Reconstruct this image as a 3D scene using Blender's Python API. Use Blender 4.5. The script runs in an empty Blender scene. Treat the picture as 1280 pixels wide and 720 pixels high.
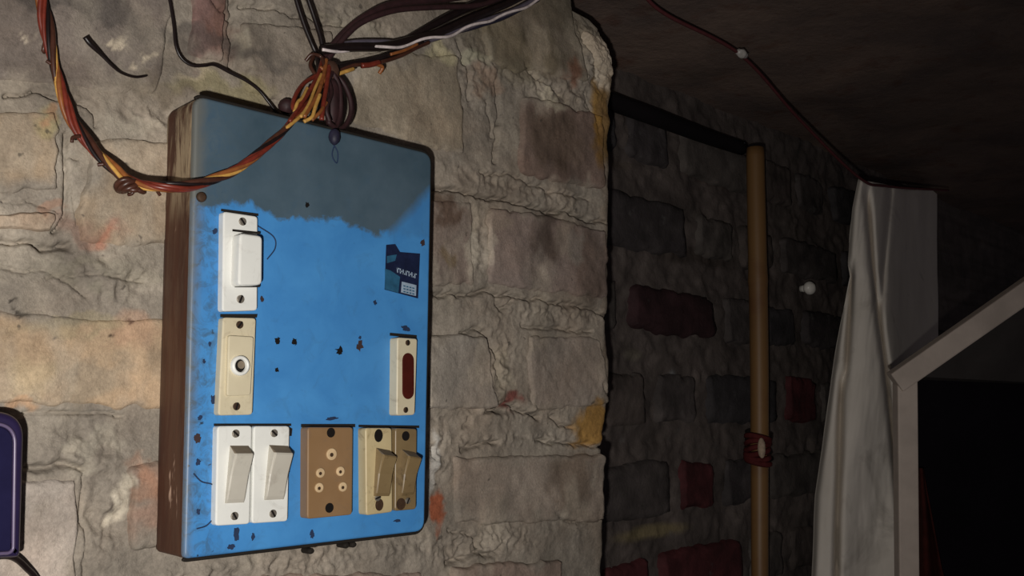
import bpy, bmesh, math, random
import numpy as np
from mathutils import Vector, Matrix

random.seed(7)
rng = np.random.default_rng(7)
SC = bpy.context.scene
COL = SC.collection

# ------------------------------------------------------------------ camera
# metres; board front face = plane Y 0, its lower left corner = origin, X along the wall, Z up
YAW, PITCH, ROLL = 0.808608, 0.124262, -0.004644
EYE = np.array([-0.30155, -0.573777, 0.093653])
FOC = 1200.0                       # focal length for a 1280 wide picture
_cy, _sy, _cp, _sp = math.cos(YAW), math.sin(YAW), math.cos(PITCH), math.sin(PITCH)
FWD = np.array([_sy * _cp, _cy * _cp, _sp])
_r = np.array([_cy, -_sy, 0.0]); _u = np.cross(_r, FWD)
RIGHT = math.cos(ROLL) * _r + math.sin(ROLL) * _u
UP = -math.sin(ROLL) * _r + math.cos(ROLL) * _u
cam_data = bpy.data.cameras.new('camera')
cam_data.sensor_width = 36.0
cam_data.lens = FOC / 1280 * 36.0
cam_data.clip_start = 0.01
cam = bpy.data.objects.new('camera', cam_data); COL.objects.link(cam)
cam.matrix_world = Matrix(((RIGHT[0], UP[0], -FWD[0], EYE[0]), (RIGHT[1], UP[1], -FWD[1], EYE[1]),
                           (RIGHT[2], UP[2], -FWD[2], EYE[2]), (0, 0, 0, 1)))
SC.camera = cam

# ------------------------------------------------------------------ light
world = bpy.data.worlds.new('night'); SC.world = world; world.use_nodes = True
bg = world.node_tree.nodes['Background']
bg.inputs[0].default_value = (0.9, 0.82, 0.92, 1); bg.inputs[1].default_value = 0.05

def torch(name, loc, target, power, cone, blend, radius, col):
    l = bpy.data.lights.new(name, 'SPOT'); l.energy = power; l.spot_size = math.radians(cone); l.spot_blend = blend
    l.shadow_soft_size = radius; l.color = col
    o = bpy.data.objects.new(name, l); COL.objects.link(o); o.location = loc
    o.rotation_euler = (Vector(target) - Vector(loc)).to_track_quat('-Z', 'Y').to_euler()
    return o
# the hand torch that lights the photograph, held low and left of the lens
torch('torch_light', (-0.37, -0.59, 0.025), (-0.05, 0.045, 0.03), 22.5, 130, 1.0, 0.008, (1.0, 0.955, 0.90))

SC.view_settings.view_transform = 'Standard'; SC.view_settings.look = 'None'
SC.view_settings.exposure = 0.0; SC.view_settings.gamma = 1.0; SC.view_settings.use_curve_mapping = False

# ------------------------------------------------------------------ measuring helpers
def ray(px, py):
    return FWD + RIGHT * ((px - 640) / FOC) + UP * ((360 - py) / FOC)
def on_plane(px, py, y):           # point of the upright plane Y = y
    d = ray(px, py); return EYE + d * ((y - EYE[1]) / d[1])
def at_range(px, py, t):
    return EYE + ray(px, py) * t
def xz(px, py, y=0.045):
    p = on_plane(px, py, y); return (p[0], p[2])
def lin(r, g, b):
    f = lambda c: (c / 255 / 12.92) if c / 255 <= 0.04045 else ((c / 255 + 0.055) / 1.055) ** 2.4
    return (f(r), f(g), f(b))

# ------------------------------------------------------------------ noise
def _hash(ix, iy, s):
    n = (ix * 374761393 + iy * 668265263 + s * 2147483647).astype(np.int64)
    n = (n ^ (n >> 13)) * 1274126177
    n = n & 0x7fffffff
    n = (n ^ (n >> 16)) & 0xffff
    return n / 65535.0
def vnoise(x, y, s=0):
    ix, iy = np.floor(x).astype(np.int64), np.floor(y).astype(np.int64)
    fx, fy = x - ix, y - iy
    fx = fx * fx * fx * (fx * (fx * 6 - 15) + 10); fy = fy * fy * fy * (fy * (fy * 6 - 15) + 10)
    a, b = _hash(ix, iy, s), _hash(ix + 1, iy, s); c, d = _hash(ix, iy + 1, s), _hash(ix + 1, iy + 1, s)
    return (a + (b - a) * fx) * (1 - fy) + (c + (d - c) * fx) * fy - 0.5
def fbm(x, y, s=0, octs=4, gain=0.5):
    t = np.zeros_like(x); a = 1.0
    for k in range(octs):
        t += a * vnoise(x * 2 ** k + 13.1 * k, y * 2 ** k - 7.7 * k, s + k); a *= gain
    return t
def sstep(a, b, v):
    t = np.clip((v - a) / (b - a), 0, 1); return t * t * (3 - 2 * t)
def seg_dist(X, Z, pts):
    best = np.full(X.shape, 9.0)
    for (ax, az), (bx, bz) in zip(pts[:-1], pts[1:]):
        dx, dz = bx - ax, bz - az
        t = np.clip(((X - ax) * dx + (Z - az) * dz) / (dx * dx + dz * dz + 1e-12), 0, 1)
        best = np.minimum(best, np.hypot(X - ax - t * dx, Z - az - t * dz))
    return best

# ------------------------------------------------------------------ objects
def link(o, parent=None):
    COL.objects.link(o)
    if parent is not None:
        o.parent = parent
        o.matrix_parent_inverse = parent.matrix_world.inverted() if parent.type != 'EMPTY' else Matrix.Translation(-Vector(parent.location))
    return o
def empty(name, loc):
    o = bpy.data.objects.new(name, None); o.location = loc; o.empty_display_size = 0.02
    COL.objects.link(o); return o
def tag(o, label=None, cat=None, group=None, kind=None):
    for k, v in (('label', label), ('category', cat), ('group', group), ('kind', kind)):
        if v: o[k] = v
    return o
def mesh_obj(name, verts, faces, mat, parent=None, smooth=True, cols=None):
    me = bpy.data.meshes.new(name)
    me.from_pydata([tuple(map(float, v)) for v in verts], [], [tuple(f) for f in faces]); me.update()
    if smooth: me.polygons.foreach_set('use_smooth', [True] * len(me.polygons))
    if cols is not None: add_cols(me, cols)
    me.materials.append(mat)
    return link(bpy.data.objects.new(name, me), parent)
def add_cols(me, cols):
    at = me.color_attributes.new('tint', 'FLOAT_COLOR', 'POINT')
    c = np.ones((len(me.vertices), 4), np.float32); c[:, :3] = cols
    at.data.foreach_set('color', c.ravel())
def grid_obj(name, P, mat, parent=None, cols=None, flip=False):   # P: rows x columns x 3
    R, C = P.shape[:2]
    me = bpy.data.meshes.new(name)
    idx = np.arange(R * C).reshape(R, C)
    q = np.stack([idx[:-1, :-1], idx[:-1, 1:], idx[1:, 1:], idx[1:, :-1]], -1).reshape(-1, 4)
    if flip: q = q[:, ::-1]
    me.vertices.add(R * C); me.vertices.foreach_set('co', P.astype(np.float32).ravel())
    n = len(q)
    me.loops.add(n * 4); me.loops.foreach_set('vertex_index', q.astype(np.int32).ravel())
    me.polygons.add(n); me.polygons.foreach_set('loop_start', np.arange(0, n * 4, 4, dtype=np.int32))
    me.polygons.foreach_set('loop_total', np.full(n, 4, np.int32))
    me.polygons.foreach_set('use_smooth', np.ones(n, bool))
    me.update(calc_edges=True); me.validate()
    if cols is not None: add_cols(me, cols.reshape(-1, 3))
    me.materials.append(mat)
    return link(bpy.data.objects.new(name, me), parent)

def spline(pts, n):
    P = np.array(pts, float); P = np.vstack([2 * P[0] - P[1], P, 2 * P[-1] - P[-2]])
    d = np.r_[0, np.cumsum(np.linalg.norm(np.diff(P[1:-1], axis=0), axis=1))]
    out = []
    for s in np.linspace(0, d[-1], n):
        k = min(np.searchsorted(d, s, 'right') - 1, len(d) - 2); t = (s - d[k]) / (d[k + 1] - d[k] + 1e-12)
        a, b, c, e = P[k:k + 4]
        out.append(0.5 * ((2 * b) + (c - a) * t + (2 * a - 5 * b + 4 * c - e) * t * t + (3 * b - a - 3 * c + e) * t ** 3))
    return np.array(out)
def frames(C):
    T = np.gradient(C, axis=0); T /= np.linalg.norm(T, axis=1)[:, None]
    N = np.zeros_like(T); n = np.cross(T[0], (0, 1, 0)); n = n if np.linalg.norm(n) > .1 else np.cross(T[0], (0, 0, 1))
    for i, t in enumerate(T):
        n = n - t * (n @ t); n /= np.linalg.norm(n); N[i] = n
    return T, N, np.cross(T, N)
def tube_geo(C, r, sides=8):
    C = np.array(C, float); r = np.broadcast_to(r, (len(C),)); T, N, B = frames(C)
    v, f = [], []
    for i in range(len(C)):
        for k in range(sides):
            a = 2 * math.pi * k / sides; v.append(C[i] + r[i] * (math.cos(a) * N[i] + math.sin(a) * B[i]))
    for i in range(len(C) - 1):
        for k in range(sides):
            k2 = (k + 1) % sides; f.append((i * sides + k, i * sides + k2, (i + 1) * sides + k2, (i + 1) * sides + k))
    f.append(tuple(range(sides - 1, -1, -1))); f.append(tuple((len(C) - 1) * sides + k for k in range(sides)))
    return v, f
def tube(name, C, r, mat, parent=None, sides=8):
    v, f = tube_geo(C, r, sides); return mesh_obj(name, v, f, mat, parent)
def helix(C, rad, turns, phase, jitter=0.0, seed=0):
    rad = rad * (1 - 0.45 * sstep(.55, .75, np.linspace(0, 1, len(C))))
    T, N, B = frames(C); s = np.linspace(0, 1, len(C))
    j = np.array([fbm(s * 9, s * 0 + seed * 3.3, seed, 2), fbm(s * 9, s * 0 + seed * 5.7 + 50, seed + 9, 2)]) * jitter
    a = 2 * math.pi * turns * s + phase
    return C + N * (rad * np.cos(a) + j[0])[:, None] + B * (rad * np.sin(a) + j[1])[:, None]

def fillet(quad, rads, n=6):       # rounded outline in (x, z) from a quad, TL TR BR BL
    q = [np.array(p, float) for p in quad]; out = []
    if not hasattr(rads, '__len__'): rads = [rads] * len(q)
    for i, p in enumerate(q):
        a, b = q[i - 1] - p, q[(i + 1) % len(q)] - p
        r = rads[i]; s, e = p + a / np.linalg.norm(a) * r, p + b / np.linalg.norm(b) * r
        for t in np.linspace(0, 1, n if r > 0 else 1): out.append((1 - t) ** 2 * s + 2 * t * (1 - t) * p + t * t * e)
    return np.array(out)
def inset(o, d):
    n = len(o); c = o.mean(0); out = []
    for i in range(n):
        t = o[(i + 1) % n] - o[i - 1]; t /= np.linalg.norm(t) + 1e-12
        m = np.array([t[1], -t[0]]); m = m if m @ (c - o[i]) > 0 else -m
        out.append(o[i] + m * d)
    return np.array(out)
def slab_geo(o, y0, y1, b=0.001, steps=3):      # outline o, front at y0, back at y1
    loops = []
    for k in range(steps + 1):
        a = math.pi / 2 * k / steps
        loops.append([(p[0], y0 + b * (1 - math.sin(a)), p[1]) for p in inset(o, b * (1 - math.cos(a)))] if k < steps or True else 0)
    loops = [[(p[0], y0 + b * (1 - math.cos(math.pi / 2 * k / steps)), p[1]) for p in inset(o, b * (1 - math.sin(math.pi / 2 * k / steps)))] for k in range(steps + 1)]
    loops.append([(p[0], y1, p[1]) for p in o])
    v = [p for l in loops for p in l]; n = len(o); f = []
    for j in range(len(loops) - 1):
        for i in range(n): f.append((j * n + i, j * n + (i + 1) % n, (j + 1) * n + (i + 1) % n, (j + 1) * n + i))
    f.append(tuple(range(n))[::-1]); f.append(tuple((len(loops) - 1) * n + i for i in range(n)))
    return v, f
def slab(name, o, y0, y1, mat, parent=None, b=0.001, steps=3, smooth=False):
    v, f = slab_geo(o, y0, y1, b, steps); ob = mesh_obj(name, v, f, mat, parent, smooth)
    fix_normals(ob); return ob
def fix_normals(ob):
    bm = bmesh.new(); bm.from_mesh(ob.data); bmesh.ops.recalc_face_normals(bm, faces=bm.faces); bm.to_mesh(ob.data); bm.free()
def join_geo(*gs):
    v, f = [], []
    for a, b in gs:
        n = len(v); v += [tuple(p) for p in a]; f += [tuple(i + n for i in q) for q in b]
    return v, f
def circle(c, r, n=20, sx=1.0, sz=1.0):
    return np.array([(c[0] + r * sx * math.cos(2 * math.pi * k / n), c[1] + r * sz * math.sin(2 * math.pi * k / n)) for k in range(n)])
def box_geo(x0, x1, y0, y1, z0, z1):
    v = [(x, y, z) for x in (x0, x1) for y in (y0, y1) for z in (z0, z1)]
    return v, [(0, 1, 3, 2), (4, 6, 7, 5), (0, 4, 5, 1), (2, 3, 7, 6), (0, 2, 6, 4), (1, 5, 7, 3)]

# ------------------------------------------------------------------ materials
class NT:
    def __init__(s, name, rough=0.8, spec=0.3, metal=0.0):
        s.m = bpy.data.materials.new(name); s.m.use_nodes = True; s.t = s.m.node_tree
        s.b = s.t.nodes['Principled BSDF']; s.b.inputs['Roughness'].default_value = rough
        s.b.inputs['Specular IOR Level'].default_value = spec; s.b.inputs['Metallic'].default_value = metal
        s.co = s.n('ShaderNodeTexCoord').outputs['Object']
    def n(s, typ, **kw):
        nd = s.t.nodes.new(typ)
        for k, v in kw.items(): setattr(nd, k, v)
        return nd
    def put(s, a, b): s.t.links.new(a, b)
    def noise(s, scale, detail=5, rough=0.6, dist=0.0, stretch=None):
        nd = s.n('ShaderNodeTexNoise'); nd.inputs['Scale'].default_value = scale; nd.inputs['Detail'].default_value = detail
        nd.inputs['Roughness'].default_value = rough; nd.inputs['Distortion'].default_value = dist
        src = s.co
        if stretch:
            mp = s.n('ShaderNodeMapping'); mp.inputs['Scale'].default_value = stretch; s.put(s.co, mp.inputs[0]); src = mp.outputs[0]
        s.put(src, nd.inputs['Vector']); return nd.outputs['Fac']
    def ramp(s, fac, stops):
        r = s.n('ShaderNodeValToRGB'); e = r.color_ramp.elements
        while len(e) < len(stops): e.new(0.5)
        for el, (p, c) in zip(e, stops): el.position = p; el.color = (*c, 1) if len(c) == 3 else c
        s.put(fac, r.inputs[0]); return r.outputs[0]
    def mix(s, fac, a, b, mode='MIX'):
        m = s.n('ShaderNodeMix', data_type='RGBA', blend_type=mode)
        for v, i in ((fac, 0), (a, 6), (b, 7)):
            if isinstance(v, (int, float)): m.inputs[i].default_value = v
            elif isinstance(v, tuple): m.inputs[i].default_value = (*v, 1)
            else: s.put(v, m.inputs[i])
        return m.outputs[2]
    def math(s, op, a, b=None):
        m = s.n('ShaderNodeMath', operation=op)
        for v, i in ((a, 0), (b, 1)):
            if v is None: continue
            if isinstance(v, (int, float)): m.inputs[i].default_value = v
            else: s.put(v, m.inputs[i])
        return m.outputs[0]
    def done(s, color, bump=None, strength=0.3, dist=0.002, rough=None):
        if isinstance(color, tuple): s.b.inputs['Base Color'].default_value = (*color, 1)
        else: s.put(color, s.b.inputs['Base Color'])
        if bump is not None:
            b = s.n('ShaderNodeBump'); b.inputs['Strength'].default_value = strength; b.inputs['Distance'].default_value = dist
            s.put(bump, b.inputs['Height']); s.put(b.outputs[0], s.b.inputs['Normal'])
        if rough is not None: s.put(rough, s.b.inputs['Roughness'])
        return s.m
BW = lambda v: (v, v, v)

def wall_material(name, contrast):
    k = NT(name, 0.95, 0.15)
    at = k.n('ShaderNodeAttribute', attribute_name='tint').outputs['Color']
    big = k.ramp(k.noise(26, 6, 0.65, 0.6), [(0.28, BW(1 - contrast)), (0.72, BW(1 + contrast * 0.6))])
    c = k.mix(1.0, at, big, 'MULTIPLY')
    fine = k.ramp(k.noise(420, 4, 0.7), [(0.3, BW(0.78)), (0.7, BW(1.14))])
    c = k.mix(1.0, c, fine, 'MULTIPLY')
    warm = k.ramp(k.noise(11, 4, 0.6, 0.4), [(0.45, BW(0)), (0.75, BW(0.38))])
    c = k.mix(warm, c, k.mix(1.0, c, (1.12, 0.93, 0.80), 'MULTIPLY'))
    spots = k.ramp(k.noise(95, 2, 0.5), [(0.72, BW(0)), (0.76, BW(0.7))])
    c = k.mix(spots, c, (0.07, 0.06, 0.05))
    h = k.math('ADD', k.noise(600, 4, 0.75), k.math('MULTIPLY', k.noise(150, 5, 0.7), 1.6))
    return k.done(c, h, 0.45, 0.0012)
M_MORTAR = wall_material('lime_mortar', 0.22)
M_BRICK = wall_material('mortar_smeared_brick', 0.20)

def plain(name, col, rough=0.5, spec=0.4, var=0.15, scale=120, bump=0.1, metal=0.0, stretch=None):
    k = NT(name, rough, spec, metal)
    c = k.mix(1.0, col, k.ramp(k.noise(scale, 5, 0.6, 0.2, stretch), [(0.3, BW(1 - var)), (0.7, BW(1 + var))]), 'MULTIPLY')
    return k.done(c, k.noise(scale * 4, 3) if bump else None, bump, 0.0006)

# painted face of the board: blue with a sooty grey upper part, flaked border and specks
k = NT('board_blue_paint', 0.42, 0.35)
sep = k.n('ShaderNodeSeparateXYZ'); k.put(k.co, sep.inputs[0]); OX, OZ = sep.outputs[0], sep.outputs[2]
blue = k.mix(k.ramp(k.noise(28, 5, 0.6, 0.5), [(0.35, BW(0)), (0.7, BW(1))]), lin(64, 131, 194), lin(74, 144, 206))
wob = k.math('MULTIPLY', k.math('SUBTRACT', k.noise(38, 5, 0.65, 0.4), 0.5), 0.034)
line = k.math('ADD', k.math('SUBTRACT', OZ, 0.2305), wob)                # soot begins about three quarters up
soot = k.ramp(k.math('ADD', k.math('MULTIPLY', line, 130.0), 0.5), [(0.2, BW(0)), (0.75, BW(1))])
# at the right edge the blue reaches higher
edge = k.math('MULTIPLY', k.math('SUBTRACT', OX, 0.190), 60.0)
edge = k.math('SUBTRACT', edge, k.math('MULTIPLY', k.math('SUBTRACT', OZ, 0.262), 60.0))
edge = k.math('ADD', edge, k.math('MULTIPLY', wob, 25.0))
soot = k.mix(k.ramp(edge, [(0.0, BW(0)), (0.8, BW(0.85))]), soot, BW(0.0))
sootc = k.mix(k.ramp(k.noise(16, 5, 0.6), [(0.3, BW(0)), (0.7, BW(1))]), lin(62, 76, 80), lin(86, 100, 106))
c = k.mix(k.math('MULTIPLY', soot, 0.93), blue, sootc)
sp = k.ramp(k.noise(150, 3, 0.55, 0.3), [(0.69, BW(0)), (0.74, BW(1))])
lf = k.ramp(OX, [(0.0, BW(1)), (0.022, BW(0.85)), (0.04, BW(0.12)), (1, BW(0.1))])
c = k.mix(k.math('MULTIPLY', sp, lf), c, lin(40, 50, 62))
haze = k.ramp(k.noise(60, 6, 0.7, 0.8), [(0.55, BW(0)), (0.8, BW(0.35))])
c = k.mix(haze, c, lin(60, 92, 120))
gr = k.ramp(k.noise(90, 6, 0.75, 1.2), [(0.46, BW(0)), (0.62, BW(0.85))])
c = k.mix(k.math('MULTIPLY', gr, k.ramp(OX, [(0.0, BW(1)), (0.02, BW(0.6)), (0.035, BW(0.0))])), c, lin(66, 90, 110))
lb = k.math('ADD', OX, k.math('MULTIPLY', k.math('SUBTRACT', k.noise(60, 4), .5), .006)); c = k.mix(k.ramp(lb, [(0.0, BW(0.85)), (0.0085, BW(0))]), c, lin(106, 106, 100))
M_FACE = k.done(c, k.noise(300, 3), 0.06, 0.0005)

k = NT('worn_brown_wood', 0.55, 0.4)
base = k.mix(k.noise(60, 5, 0.6, 0.5, (1, 1, 0.12)), lin(42, 23, 16), lin(88, 52, 36))
sep = k.n('ShaderNodeSeparateXYZ'); k.put(k.co, sep.inputs[0])
topw = k.ramp(sep.outputs[2], [(0.0, BW(0.05)), (0.215, BW(0.10)), (0.245, BW(0.95)), (1, BW(1))])
chips = k.ramp(k.noise(75, 6, 0.7, 0.6, (1, 1, 0.16)), [(0.44, BW(0)), (0.56, BW(1))])
c = k.mix(k.math('MULTIPLY', chips, topw), base, lin(156, 138, 112))
ch2 = k.ramp(k.noise(70, 4, 0.6, 0.3, (1, 1, 0.2)), [(0.66, BW(0)), (0.70, BW(1))])
c = k.mix(ch2, c, lin(190, 160, 140))
M_WOOD = k.done(c, k.noise(140, 5, 0.6, 0.2, (1, 1, 0.15)), 0.4, 0.001)

def plastic(name, a, b, stain, amount, scale=45):
    k = NT(name, 0.38, 0.45)
    c = k.mix(k.noise(scale, 5, 0.6, 0.3), a, b)
    c = k.mix(k.ramp(k.noise(70, 6, 0.7, 0.8), [(0.55, BW(0)), (0.78, BW(amount))]), c, stain)
    return k.done(c, k.noise(350, 2), 0.05, 0.0004)
M_IVORY = plastic('white_switch_plastic', lin(216, 217, 212), lin(234, 234, 228), lin(120, 105, 85), 0.35)
M_ROCKER = plastic('greyed_rocker_plastic', lin(178, 172, 160), lin(196, 192, 180), lin(110, 98, 84), 0.4)
M_CREAM = plastic('yellowed_switch_plastic', lin(196, 184, 155), lin(214, 204, 176), lin(110, 90, 60), 0.5)
M_TAN = plastic('burnt_tan_plastic', lin(126, 96, 62), lin(150, 120, 88), lin(120, 100, 82), 0.5, 30)
M_DIRTY = plastic('dirty_yellow_plastic', lin(172, 152, 112), lin(208, 192, 150), lin(92, 68, 38), 0.85, 30)
M_DIRTIER = plastic('grime_brown_plastic', lin(106, 86, 58), lin(146, 126, 90), lin(56, 40, 24), 0.9, 30)
M_LEDGE = plain('shaded_ledge', lin(120, 108, 92), 0.8, 0.2)  # darker tone painting the shade on rocker tops
M_SCREW = plain('dull_steel_screw', lin(150, 142, 130), 0.4, 0.5, 0.3, 300, 0.1, 0.6)
M_RUST = plain('rusty_screw', lin(62, 44, 30), 0.7, 0.3, 0.3, 300)
M_HOLE = plain('black_opening', lin(22, 18, 16), 0.8, 0.2)
M_GAP = plain('dark_grime_shade', lin(34, 30, 26), 0.8, 0.2)  # grime lumps, and painted shadow lines round plates and board
M_REDLENS = plain('dark_red_lens', lin(72, 24, 16), 0.3, 0.5)
M_SMUDGE = plain('ink_smudge', lin(40, 54, 82), 0.7, 0.2)
M_SMUDGE2 = plain('brown_smudge', lin(62, 48, 48), 0.8, 0.2)
M_PIN = plain('pale_pin_sleeve', lin(205, 178, 140), 0.35, 0.5)
M_STK_DARK = plain('sticker_navy', lin(26, 34, 62), 0.35, 0.5, 0.3)
M_STK_TEAL = plain('sticker_teal', lin(44, 92, 122), 0.35, 0.5, 0.3)
M_STK_PALE = plain('sticker_silver', lin(150, 168, 186), 0.35, 0.5, 0.2)

def wire_mat(name, col, rough=0.38): return plain(name, lin(*col), rough, 0.45, 0.3, 160, 0.05)
M_WRED = wire_mat('red_insulation', (108, 42, 30))
M_WORANGE = wire_mat('orange_brown_insulation', (134, 80, 42))
M_WYELLOW = wire_mat('yellow_insulation', (192, 148, 76))
M_WBLACK = wire_mat('black_insulation', (26, 18, 18))
M_WBROWN = wire_mat('brown_insulation', (66, 38, 28))
M_WMAROON = wire_mat('maroon_insulation', (48, 26, 28), 0.62)
M_WGREY = wire_mat('grey_insulation', (92, 86, 98))
M_WWHITE = wire_mat('white_insulation', (210, 198, 196))
M_WNAVY = wire_mat('navy_insulation', (32, 30, 50), 0.6)
M_TAPE = plain('dusty_tape', lin(72, 50, 40), 0.7, 0.2, 0.3, 200, 0.3)

# ------------------------------------------------------------------ the front wall
WY = 0.045
cracks = [
    ([(12, 119), (50, 119), (76, 128)], 1.2, 8), ([(95, 126), (110, 131), (120, 143), (123, 160)], 1.0, 6),
    ([(-20, 299), (25, 300), (45, 302), (55, 312), (68, 314), (86, 310)], 1.5, 10),
    ([(81, 165), (82, 200), (83, 240), (78, 270), (70, 296)], 1.3, 8), ([(81, 200), (100, 202)], .8, 5),
    ([(0, 253), (20, 251), (45, 255), (70, 266)], .8, 4), ([(30, 519), (80, 518), (110, 519), (150, 518)], 1.0, 7),
    ([(30, 581), (70, 580), (100, 582)], 1.7, 9), ([(104, 590), (105, 720)], .8, 4),
    ([(291, -20), (291, 86)], 1.2, 8), ([(258, -10), (272, 12), (290, 27)], .9, 5),
    ([(536, 233), (590, 241), (615, 247), (660, 257), (715, 266), (760, 279)], 1.7, 11),
    ([(600, 214), (640, 220), (672, 232), (700, 243), (740, 248)], 1.3, 5),
    ([(572, 50), (588, 85), (590, 105), (587, 124)], 1.6, 9), ([(622, 100), (625, 150), (619, 203)], 1.8, 10),
    ([(540, 366), (575, 366), (615, 366), (640, 369), (710, 383), (735, 385), (758, 396)], 1.6, 8),
    ([(620, 372), (630, 388), (638, 376)], 1.2, 7), ([(575, 415), (600, 412), (612, 420), (620, 440), (625, 472)], 1.6, 7),
    ([(652, 405), (690, 410), (740, 415)], 1.5, 6), ([(605, 517), (640, 508), (676, 523)], 1.6, 10),
    ([(690, 519), (700, 530), (716, 534)], 1.5, 8), ([(577, 561), (595, 556), (622, 553)], 1.6, 8),
    ([(672, 549), (700, 554), (758, 559)], 1.6, 8), ([(560, 702), (595, 694), (622, 690)], 1.7, 9),
    ([(585, 525), (583, 535)], 1.6, 8), ([(543, 562), (545, 575)], 1.2, 6), ([(300, 7), (335, 12), (360, 20), (430, 30)], 1.1, 6),
    ([(655, 82), (672, 100), (700, 116)], 1.3, 5), ([(733, 118), (740, 135), (748, 168)], 1.2, 5),
    ([(752, 480), (758, 500), (762, 640), (768, 690)], 1.6, 5), ([(612, 130), (617, 168)], 1.2, 5),
    ([(90, 225), (92, 275)], .7, 3), ([(0, 330), (30, 345), (62, 340), (110, 372)], 1.0, 4), ([(60, 350), (120, 340), (180, 352)], .9, 4),
    ([(560, 662), (590, 668), (600, 690)], 1.1, 5), ([(690, 640), (720, 655), (750, 650)], 1.0, 3)]
cracks = [([xz(*p) for p in pts], s * 0.0008, d * 0.001) for pts, s, d in cracks]
lumps = [((140, 350), (60, 30), .0045), ((110, 560), (45, 30), .005), ((130, 650), (24, 55), .006), ((360, 705), (170, 16), .005),
         ((548, 570), (14, 35), .005), ((735, 70), (28, 45), .006), ((625, 450), (18, 60), .004), ((640, 510), (60, 12), .005),
         ((590, 90), (25, 40), .004), ((680, 108), (60, 14), .004), ((600, 680), (60, 18), .005), ((200, 150), (60, 14), .004),
         ((600, 310), (14, 50), .003), ((650, 235), (90, 10), .003), ((690, 392), (60, 9), .0035), ((640, 548), (90, 8), .003), ((430, 20), (120, 10), .003)]
# (centre, half size, colour, strength): lime drips, mud, brick dust and damp on the wall, and a darker top band
stains = [((752, 145), (16, 60), (150, 112, 44), .8), ((740, 532), (24, 26), (160, 122, 60), .9), ((546, 643), (9, 22), (172, 94, 62), .9),
          ((537, 590), (7, 40), (200, 198, 192), .7), ((752, 75), (13, 38), (225, 212, 192), .95), ((722, 45), (18, 20), (180, 168, 150), .8),
          ((552, 70), (14, 18), (206, 196, 160), .8), ((596, 75), (16, 10), (186, 184, 160), .6), ((690, 125), (22, 8), (196, 186, 164), .7),
          ((588, 305), (9, 55), (198, 188, 170), .55), ((607, 290), (6, 50), (190, 180, 164), .5), ((555, 262), (16, 28), (86, 64, 50), .7),
          ((676, 305), (16, 42), (86, 74, 66), .7), ((735, 330), (22, 60), (96, 80, 70), .55), ((718, 310), (10, 22), (150, 146, 138), .5),
          ((668, 345), (26, 24), (150, 140, 130), .5), ((690, 175), (40, 42), (104, 88, 74), .6), ((640, 60), (60, 40), (120, 112, 90), .5),
          ((637, 503), (14, 12), (110, 52, 48), .85), ((625, 470), (12, 40), (172, 164, 146), .5), ((712, 600), (30, 40), (110, 92, 76), .55),
          ((715, 95), (14, 16), (130, 84, 62), .7), ((610, 105), (20, 16), (150, 116, 92), .4), ((130, 290), (30, 14), (172, 138, 116), .5),
          ((128, 295), (8, 9), (182, 122, 100), .6), ((70, 255), (14, 12), (160, 118, 94), .5), ((55, 150), (20, 22), (178, 168, 110), .4),
          ((58, 138), (12, 12), (186, 132, 104), .5), ((95, 285), (30, 18), (150, 118, 104), .5), ((205, 110), (45, 22), (112, 102, 86), .6),
          ((285, 115), (55, 22), (150, 142, 104), .6), ((245, 90), (25, 8), (190, 178, 150), .5), ((150, 60), (10, 4), (220, 205, 180), .8),
          ((177, 72), (8, 4), (220, 205, 180), .8), ((25, 47), (6, 6), (225, 212, 190), .7), ((170, 158), (40, 9), (180, 172, 156), .6),
          ((30, 470), (34, 26), (190, 172, 140), .6), ((115, 478), (42, 30), (160, 148, 130), .6), ((20, 505), (20, 10), (196, 152, 112), .6), ((160, 420), (30, 30), (188, 150, 124), .5), ((90, 400), (60, 14), (170, 158, 128), .5), ((75, 415), (2.5, 2.5), (60, 50, 44), .9), ((128, 427), (3, 4), (60, 50, 44), .9), ((27, 379), (3, 3.5), (60, 54, 50), .9), ((150, 411), (4, 2), (96, 70, 60), .8), ((175, 600), (22, 30), (176, 128, 100), .5), ((140, 630), (14, 22), (214, 204, 184), .7), ((120, 560), (40, 20), (196, 188, 170), .4),
          ((270, 40), (22, 44), (122, 92, 80), .6), ((300, 60), (8, 22), (176, 168, 150), .6), ((430, 30), (70, 10), (178, 170, 150), .4),
          ((100, 10), (300, 16), (78, 74, 72), .6), ((700, 20), (60, 30), (96, 90, 76), .5), ((130, 340), (80, 16), (142, 136, 120), .6),
          ((620, 275), (18, 16), (160, 148, 132), .4), ((760, 330), (8, 300), (110, 90, 70), .35), ((560, 320), (12, 14), (120, 100, 60), .5)]
SN = []
for (cx, cy), (hx, hy), c, a in stains:
    x, z = xz(cx, cy); x1 = xz(cx + hx, cy)[0]; z1 = xz(cx, cy + hy)[1]
    SN.append((x, z, abs(x1 - x), abs(z1 - z), np.array(lin(*c)), a))
LN = []
for (cx, cy), (hx, hy), a in lumps:
    x, z = xz(cx, cy); LN.append((x, z, abs(xz(cx + hx, cy)[0] - x), abs(xz(cx, cy + hy)[1] - z), a))

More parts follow.
